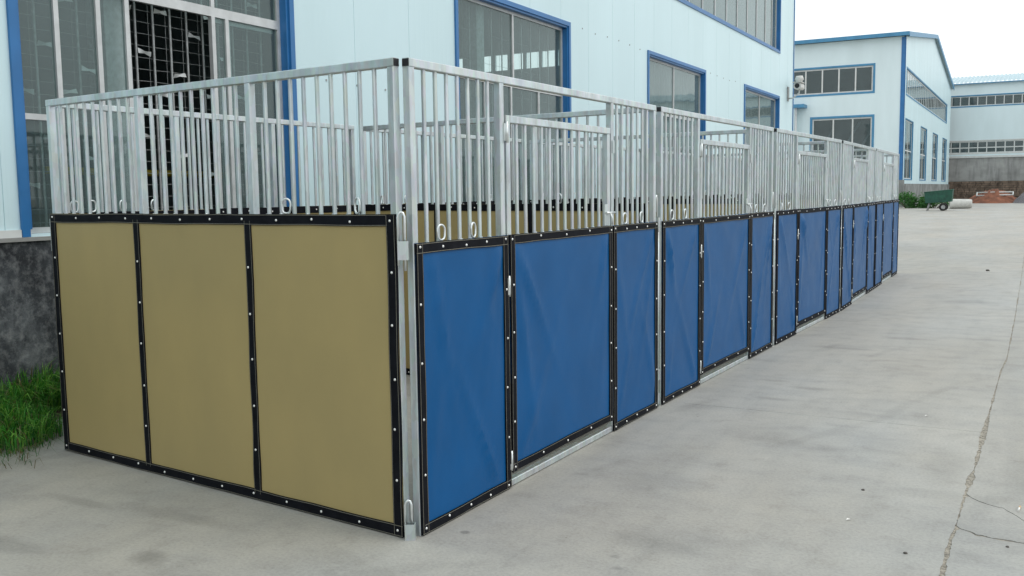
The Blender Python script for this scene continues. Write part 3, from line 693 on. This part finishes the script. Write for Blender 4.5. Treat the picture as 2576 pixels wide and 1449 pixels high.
def front_panel(o, seed, detail):
    jl, jr = .785, 2.185; d0, d1 = .847, 2.166
    sq(o, 'post', 0, TW, 0, Z_TOP-TW, 'z'); sq(o, 'post', FLEN-TW, FLEN, 0, Z_TOP-TW, 'z')
    sq(o, 'door_jamb', jl, jl+TW, .041, Z_TOP-TW, 'z'); sq(o, 'door_jamb', jr, jr+TW, .041, Z_TOP-TW, 'z')
    sq(o, 'top_rail', 0, FLEN, Z_TOP-TW, Z_TOP, 'x'); sq(o, 'sill_rail', TW+.001, FLEN-TW-.001, .003, .04, 'x', .022)
    for e in (-.0025, FLEN-.0005): build('end_plug', MB().box(e,e+.003,-.0165,.0165,Z_TOP-TW+.0035,Z_TOP-.0035), MATS['black_plastic'], o)
    for (a, b) in ((TW,jl),(jr+TW,FLEN-TW)):
        sq(o, 'middle_rail', a+.001, b-.001, HB-.045, HB-.006, 'x', .018); bl = lin(a, b, 7); bars(o, bl, HB-.007, Z_TOP-TW+.001); weldrow(o, bl, HB-.006)
    st = detail >= 1
    framed_canvas(o, 0.002, jl+TW, .005, HB, 'blue_canvas', seed, stitch=st)
    framed_canvas(o, jr+.004, FLEN, .005, HB, 'blue_canvas', seed+1.7, stitch=st)
    for s in (.235, .52, 2.42, 2.71): link('tie_ring', RING, o, (s, -.012, HB+.003), (0,0,random.uniform(-.45,.45)))
    # door: its own frame hung between the jambs
    dr = sq(o, 'door', d0, d0+TW, .085, 2.0, 'z')
    sq(dr, 'stile', d1-TW, d1, .085, 1.958, 'z'); sq(dr, 'door_top_rail', d0+TW+.001, d1+.004, 1.96, 2.0, 'x')
    sq(dr, 'door_middle_rail', d0+TW+.001, d1-TW-.001, HB-.045, HB-.006, 'x', .018); sq(dr, 'door_bottom_rail', d0+TW+.001, d1-TW-.001, .087, .125, 'x', .018)
    bl = lin(d0+TW, d1-TW, 12); bars(dr, bl, HB-.007, 1.961); weldrow(dr, bl, HB-.006)
    framed_canvas(dr, d0, d1, .082, HB, 'blue_canvas', seed+3.1, stitch=st, top_pitch=.3)
    for z in (1.91, 1.1, .15):
        build('hinge', MB().box(jl+.03,jl+.058,-.0265 if z > 1.4 else -.036,-.0205,z-.045,z+.045).tube([((jl+TW+d0)/2,-.03,z-.055),((jl+TW+d0)/2,-.03,z+.055)], .008, 8), MATS['bright_steel'], dr)
    # slide bolt
    build('latch_plate', MB().box(d1-.10,d1-.025,-.026,-.0205,HB+.005,HB+.14), GALV, dr)
    build('latch_bolt', MB().tube([(d1-.095,-.036,HB+.085),(d1+.035,-.036,HB+.085)], .007, 8).tube([(d1-.04,-.036,HB+.085),(d1-.035,-.05,HB+.05),(d1-.028,-.046,HB+.01)], .006, 8), MATS['bright_steel'], dr)
    build('keeper', MB().box(jr+.004,jr+.036,-.0265,-.0205,1.84,1.92), GALV, o)

J = [(0,.049),(.0777,3.0489),(.1881,6.1319),(.3164,9.2103),(.3097,12.2654),(.2954,15.2917)]
TL = (-2.905,.307); TR = (-.068,0)
# tan end panel facing us
def at_line(A, B, off=.03):
    A = Vector(A); B = Vector(B); u = (B-A).normalized(); n = Vector((u.y,-u.x)); return A-n*off, math.atan2(u.y, u.x)
p, rz = at_line(TL, TR, .035)
endp = empty('stall_fence', (p.x,p.y,0), rz); tag(endp, 'barred galvanised end panel with wide tan sheet in three black-bound sections', 'stall panel')
tan_panel(endp, 2, (2.116,2.60), 1.3)
ORD = ['first','second','third','fourth','fifth']
for k in range(5):
    A = Vector(J[k]); B = Vector(J[k+1]); u = (B-A).normalized(); A2 = A + u*(.012 if k == 0 else .075)
    p, rz = at_line(A2, B, .035)
    o = empty('stall_gate', (p.x,p.y,0), rz)
    tag(o, ['galvanised stall front with blue sheets, touching the tan end panel', 'second blue-sheeted stall front from the tan end panel', 'third blue-sheeted stall front from the tan end panel', 'fourth blue-sheeted stall front from the tan end panel','fifth blue-sheeted stall front, farthest from the tan end panel'][k], 'stall front', 'blue stall fronts in a row')
    front_panel(o, 5.+k*9.3, 1 if k < 2 else 0)
off = Vector(TL)-Vector(J[0])
for k in range(1, 6):      # partitions and far end
    B = Vector(J[k]) + Vector((-.1,.035)); A = B + (Vector(TL)-Vector(TR))
    rz = math.atan2((B-A).y, (B-A).x); o = empty('stall_fence', (A.x,A.y,0), rz)
    tag(o, 'tan barred partition between the %s and %s stalls from the tan end panel' % (ORD[k-1],ORD[k]) if k < 5 else 'tan barred panel closing the far end of the stall row', 'stall partition', 'tan partitions inside the stall row')
    tan_panel(o, 1 if k < 3 else 0, (.25,.6,2.1,2.5), 20.+k)
for k in range(5):         # rear panels along the factory
    A = Vector(J[k])+off+Vector((-.02,.09)); B = Vector(J[k+1])+off; u = (B-A).normalized()
    o = empty('stall_fence', (A.x,A.y,0), math.atan2(u.y,u.x))
    tag(o, 'tan barred rear panel of the %s stall from the tan end, facing the factory' % ORD[k], 'stall panel', 'tan rear panels of the stalls')
    tan_panel(o, 1 if k < 2 else 0, (.09,.22,.45,.70) if k == 0 else (.25,.6,2.1,2.5), 40.+k)

# connectors: hollow sleeves welded to posts and bent drop pins standing in them
def sleeve(par, x, y, z0, z1, hw=.024, hd=.02):
    mb = MB(); th = .004
    for (a,b,c,d) in ((-hw,hw,-hd,-hd+th),(-hw,hw,hd-th,hd),(-hw,-hw+th,-hd+th,hd-th),(hw-th,hw,-hd+th,hd-th)): mb.box(x+a,x+b,y+c,y+d,z0,z1)
    return mb
def drop_pin(name, x, y, z0, zt, label, rot, short=.1):
    pts = [(-.030,0,zt-short),(-.030,0,zt-.022),(-.026,0,zt-.009),(-.015,0,zt),(-.006,0,zt-.004),(0,0,zt-.02),(0,0,z0)]
    o = build(name, MB().tube(pts, .0062, 8), MATS['bright_steel'], None, (x,y,0), (0,0,rot)); tag(o, label, 'pin', 'drop pins joining the stall panels'); return o
fr = [o for o in bpy.data.objects if o.name.startswith('stall_gate')]
fr.sort(key=lambda o: o.location.y)
def world_part(name, mb, mat, par, x, y, rz):
    M = Matrix.Translation((x,y,0)) @ Matrix.Rotation(rz, 4, 'Z'); PM = Matrix.Translation(par.location) @ Matrix.Rotation(par.rotation_euler.z, 4, 'Z')
    o = build(name, mb, mat, par); Q = PM.inverted() @ M; o.location = Q.translation; o.rotation_euler = Q.to_euler(); return o
cx, cy, cr = -.036, .012, math.radians(28)
world_part('sleeve', sleeve(None,0,0,1.30,1.385), GALV, fr[0], cx, cy, cr)
world_part('sleeve', sleeve(None,0,0,.0,.075), GALV, fr[0], cx, cy, cr)
drop_pin('drop_pin', cx+.006, cy+.004, 1.25, 1.515, 'bent steel drop pin at the top of the corner joining tan and blue panels', cr, .24)
drop_pin('drop_pin', cx+.006, cy+.004, .02, .185, 'bent steel drop pin near the ground at the corner of tan and blue panels', cr, .15)
for k in range(1, 5):
    A = Vector(J[k-1]); B = Vector(J[k]); u = (B-A).normalized(); n = Vector((u.y,-u.x)); rz = math.atan2(u.y,u.x)
    c = B + u*.034 - n*.03
    for z0, z1 in ((1.30,1.40),(.02,.10),(.2,.28)): world_part('sleeve', sleeve(None,0,0,z0,z1,.017,.018), GALV, fr[k-1], c.x, c.y, rz)
    world_part('joint_rod', MB().tube([(0,-.01,.0),(0,-.01,1.3)], .0085, 8), GALV, fr[k-1], c.x, c.y, rz)
    drop_pin('drop_pin', c.x, c.y, 1.28, 1.56, 'bent steel drop pin in the joint between the %s and %s blue fronts' % (ORD[k-1],ORD[k]), rz, .12)
# latch plates at the left edge of the end panel
for z0, z1 in ((1.27,1.47),(.05,.17)): build('sleeve', sleeve(None,-.02,.0,z0,z1,.018,.018), GALV, endp)

# ------------------------------------------------------------------ plants
def blade(mb, x, y, z, h, lean, az, wd, m):
    dx, dy = math.cos(az), math.sin(az); px, py = -dy*wd, dx*wd; vs = []
    for q, ww in ((0,.8),(.4,1.),(.75,.65)):
        b = lean*q*q; vs += [(x+dx*b*h-px*ww, y+dy*b*h-py*ww, z+h*(q-.35*lean*q*q*q)), (x+dx*b*h+px*ww, y+dy*b*h+py*ww, z+h*(q-.35*lean*q*q*q))]
    vs.append((x+dx*lean*h*1.05, y+dy*lean*h*1.05, z+h*(1-.55*lean)))
    mb.add(vs, [(0,1,3,2),(2,3,5,4),(4,5,6)], m, True)
mb = MB(); R2 = random.Random(3)
for _ in range(26000):
    y = R2.uniform(-1.6, 4.2) if R2.random() < .93 else R2.uniform(4.2, 26); x = -4.06 + 1.12*R2.random()**1.25
    clump = noise.noise((x*3.2, y*2.6, 1.)); edge = (x+4.06)/1.12
    if edge > .62 + .3*clump + (.12 if y < .6 else -.25): continue
    if y > .2 and x > -3.02: continue
    h = (.36-.24*edge)*(.75+.5*R2.random())*(1+.55*clump)
    if h < .05: continue
    m = 0 if (q := R2.random()) < .42 else 1 if q < .70 else 2 if q < .90 else 3
    az = R2.uniform(-1.1,1.1) if R2.random() < .6 else R2.uniform(0,2*PI); lean = R2.uniform(.15,1.0)
    if x + math.cos(az)*lean*h > -2.97 and y > .1: lean *= .15
    blade(mb, x, y, .0 if x > -3.42 else .05, h, lean, az, R2.uniform(.0022,.0052), m)
for _ in range(420):          # straggling runners and dead stalks over the kerb and concrete
    y = R2.uniform(-1.4,.35); x = R2.uniform(-3.35,-2.92)+.08*noise.noise((y*4,2,2)) + (abs(R2.gauss(0,.12)) if y < .05 else 0)
    if y > .2 and x > -3.0: continue
    blade(mb, x, y, .003, R2.uniform(.06,.2), R2.uniform(.9,1.5), R2.uniform(-1.6,1.2), R2.uniform(.0015,.003), 3 if R2.random() < .45 else 2)
tag(build('grass', mb, [MATS['grass_green'],MATS['grass_light'],MATS['grass_deep'],MATS['straw']]), 'overgrown green grass strip along the stained factory plinth', 'grass', kind='stuff')

def bush(name, x, y, rx, ry, h, n, label):
    o = empty(name, (x,y,0)); tag(o, label, 'bush', 'bushes against the gabled hall'); mb = MB(); R3 = random.Random(hash((round(x*10),round(y*10))) & 255)
    stem = MB()
    cl = [(R3.uniform(-rx,rx), R3.uniform(-ry,ry), R3.uniform(.15,.85)*h, R3.uniform(.25,.5)) for _ in range(16)]
    for (a,b,c,r) in cl: stem.tube([(a*.3,b*.3,0),(a*.8,b*.8,c*.6),(a,b,c)], [.03,.02,.01], 5)
    for _ in range(n):
        a,b,c,r = R3.choice(cl); d = Vector((R3.gauss(0,1),R3.gauss(0,1),R3.gauss(0,.8))).normalized()*r*R3.random()**.4
        q = Vector((a,b,max(.05,c+d.z*1.0)))+Vector((d.x,d.y,0)); s = R3.uniform(.04,.09)
        e1 = Vector((R3.gauss(0,1),R3.gauss(0,1),R3.gauss(0,.6))).normalized()*s; e2 = e1.cross(Vector((R3.gauss(0,1),R3.gauss(0,1),R3.gauss(0,1)))).normalized()*s*.5
        mb.add([q-e1,q+e2,q+e1,q-e2], [(0,1,2,3)], R3.choice((0,0,1)))
    build('foliage', mb, [MATS['leaf_mid'],MATS['leaf_dark']], o); build('stems', stem, MATS['bark'], o)
bush('bush', -5.6, 73.6, 1.1, .6, 1.15, 3000, 'leafy green bush under the blue corner post of the gabled hall')
bush('bush', -3.9, 73.2, 1.0, .6, .95, 2400, 'low green bush between the corner bush and the green cart')

# ------------------------------------------------------------------ things at the yard end
ct = empty('garbage_cart', (-2.95, 65.2, 0)); tag(ct, 'dark green two-wheeled box cart parked before the bushes', 'cart')
v = [(-.78,-.5,.5),(.8,-.5,.6),(.8,.5,.6),(-.78,.5,.5),(-.85,-.58,1.22),(.85,-.58,1.38),(.85,.58,1.38),(-.85,.58,1.22)]
build('box', MB().add(v, [(0,3,2,1),(0,1,5,4),(1,2,6,5),(2,3,7,6),(3,0,4,7)]+[]).add([(x*.97,y*.95,z-.03) for x,y,z in v[4:]], [(0,1,2,3)]), MATS['cart_green'], ct)
build('rim', MB().tube(v[4:], .03, 6, closed=True), MATS['cart_green'], ct)
for sx in (-.1,):
    for sy in (-.55,.55):
        wv_ = build('wheel', MB().tube([(.30+.2*math.cos(a*PI/9),sy,.25+.2*math.sin(a*PI/9)) for a in range(18)], .05, 6, closed=True), MATS['rubber'], ct)
        build('rim_disc', MB().tube([(.30,sy-.03,.25),(.30,sy+.03,.25)], .12, 12), MATS['grille_steel'], wv_)
build('axle', MB().tube([(.30,-.55,.25),(.30,.55,.25)], .03, 6), MATS['grille_steel'], ct)
for sy in (-.4,.4): build('leg', MB().tube([(-.55,sy,.55),(-.68,sy,.01)], .03, 6), MATS['grille_steel'], ct)
build('handle', MB().tube([(-.8,-.4,1.0),(-1.15,-.4,.95),(-1.15,.4,.95),(-.8,.4,1.0)], .025, 6), MATS['grille_steel'], ct)
pp = MB(); n = 16; Lr = 1.75
prof = [(0,.40),(.05,.43),(.3,.43),(1.2,.42),(1.6,.40),(Lr,.36),(Lr,.31),(.3,.33),(0,.33)]
vs = [(q, r*math.cos(2*PI*i/n), .43+r*math.sin(2*PI*i/n)) for q, r in prof for i in range(n)]; kk = len(prof)
pp.add(vs, [(k*n+i,k*n+(i+1)%n,((k+1)%kk)*n+(i+1)%n,((k+1)%kk)*n+i) for k in range(kk) for i in range(n)], 0, True)
build('concrete_pipe', pp, MATS['pipe_white'], None, (-2.7,71.2,0), (0,0,.12)); bpy.data.objects['concrete_pipe'].scale = (.82,.8,.8); tag(bpy.data.objects['concrete_pipe'], 'pale concrete pipe lying on the yard beside the green cart', 'pipe')
def heap(name, x, y, rx, ry, h, mat, label, cat, seed):
    nx = 40; ny = 24; mb = MB(); vs = []
    for j in range(ny+1):
        for i in range(nx+1):
            a = -1+2*i/nx; b = -1+2*j/ny; e = max(0, 1-(a*a+b*b)**.75)
            vs.append((x+a*rx, y+b*ry, -.05+h*e*(1+.35*noise.noise((a*4+seed,b*4,1)))+.16*e**.3*noise.noise((a*17,b*13,seed))))
    mb.add(vs, [(j*(nx+1)+i,j*(nx+1)+i+1,(j+1)*(nx+1)+i+1,(j+1)*(nx+1)+i) for j in range(ny) for i in range(nx)], 0, True)
    tag(build(name, mb, MATS[mat]), label, cat)
heap('soil_heap', -.8, 98., 2.6, 5., 1.35, 'red_soil', 'heap of red brick-coloured soil before the grey retaining wall', 'soil heap', 2.)
heap('gravel_heap', 4.7, 95.5, 3.9, 5., 2.9, 'gravel', 'grey gravel heap beside the red soil', 'gravel heap', 8.)
bp = MB()
for (a,b) in (((-1.55,0,.0),(1.55,0,.12)),((-1.55,.1,.75),(1.55,.1,.8)),((-1.5,0,0),(-1.5,.1,.76)),((1.5,0,.1),(1.5,.1,.8)),((-.6,0,.02),(-.6,.1,.76))): bp.tube([a,b], .06, 5)
tag(build('pallet_frame', bp, MATS['window_white'], None, (-.6,95.4,.68), (-1.05,0,0)), 'white timber frame lying on the red soil heap', 'frame')

# small litter on the concrete
def pebble(x, y, r, label, mat='pebble_dark'):
    mb = MB(); vs = []
    for k, (rr, hh) in enumerate(((1,0),(1.05,.5),(.6,.95))): vs += [(x+r*rr*math.cos(a)*random.uniform(.8,1.15), y+r*.8*rr*math.sin(a)*random.uniform(.8,1.15), hh*r*.9) for a in [i*PI/4 for i in range(8)]]
    mb.add(vs, [(k*8+i,k*8+(i+1)%8,(k+1)*8+(i+1)%8,(k+1)*8+i) for k in range(2) for i in range(8)]+[tuple(range(16,24))], 0, True)
    tag(build('stone', mb, MATS[mat]), label, 'stone')
pebble(1.71,1.68,.0085,'single dark stone in the middle of the concrete yard')
pebble(2.01,.84,.009,'dark stone lying near the long open joint')
pebble(2.40,1.12,.007,'dark stone on the cracked slab below the cigarette end')
pebble(1.76,16.4,.035,'dark stone on the yard level with the far end of the stalls')
ce = build('cigarette_end', MB().tube([(0,0,.005),(.0,.045,.005)], .005, 8), MATS['paper_white'], None, (2.435,1.665,0), (0,0,-.12)); tag(ce, 'white cigarette end lying on the cracked slab', 'cigarette end')
build('filter', MB().tube([(0,.0455,.005),(0,.07,.005)], .0051, 8), MATS['cork'], ce)
for (x,y,s,lb) in ((1.72,1.17,.012,'scrap of white paper on the open concrete before the cracked slab'),(1.85,3.59,.012,'scrap of white paper by the thin transverse joint')):
    mb = MB().add([(x-s,y-s*.5,.003),(x+s,y-s*.3,.009),(x+s*.8,y+s*.6,.004),(x-s*.7,y+s*.5,.008)], [(0,1,2,3)]); tag(build('paper_scrap', mb, MATS['paper_white']), lb, 'paper')
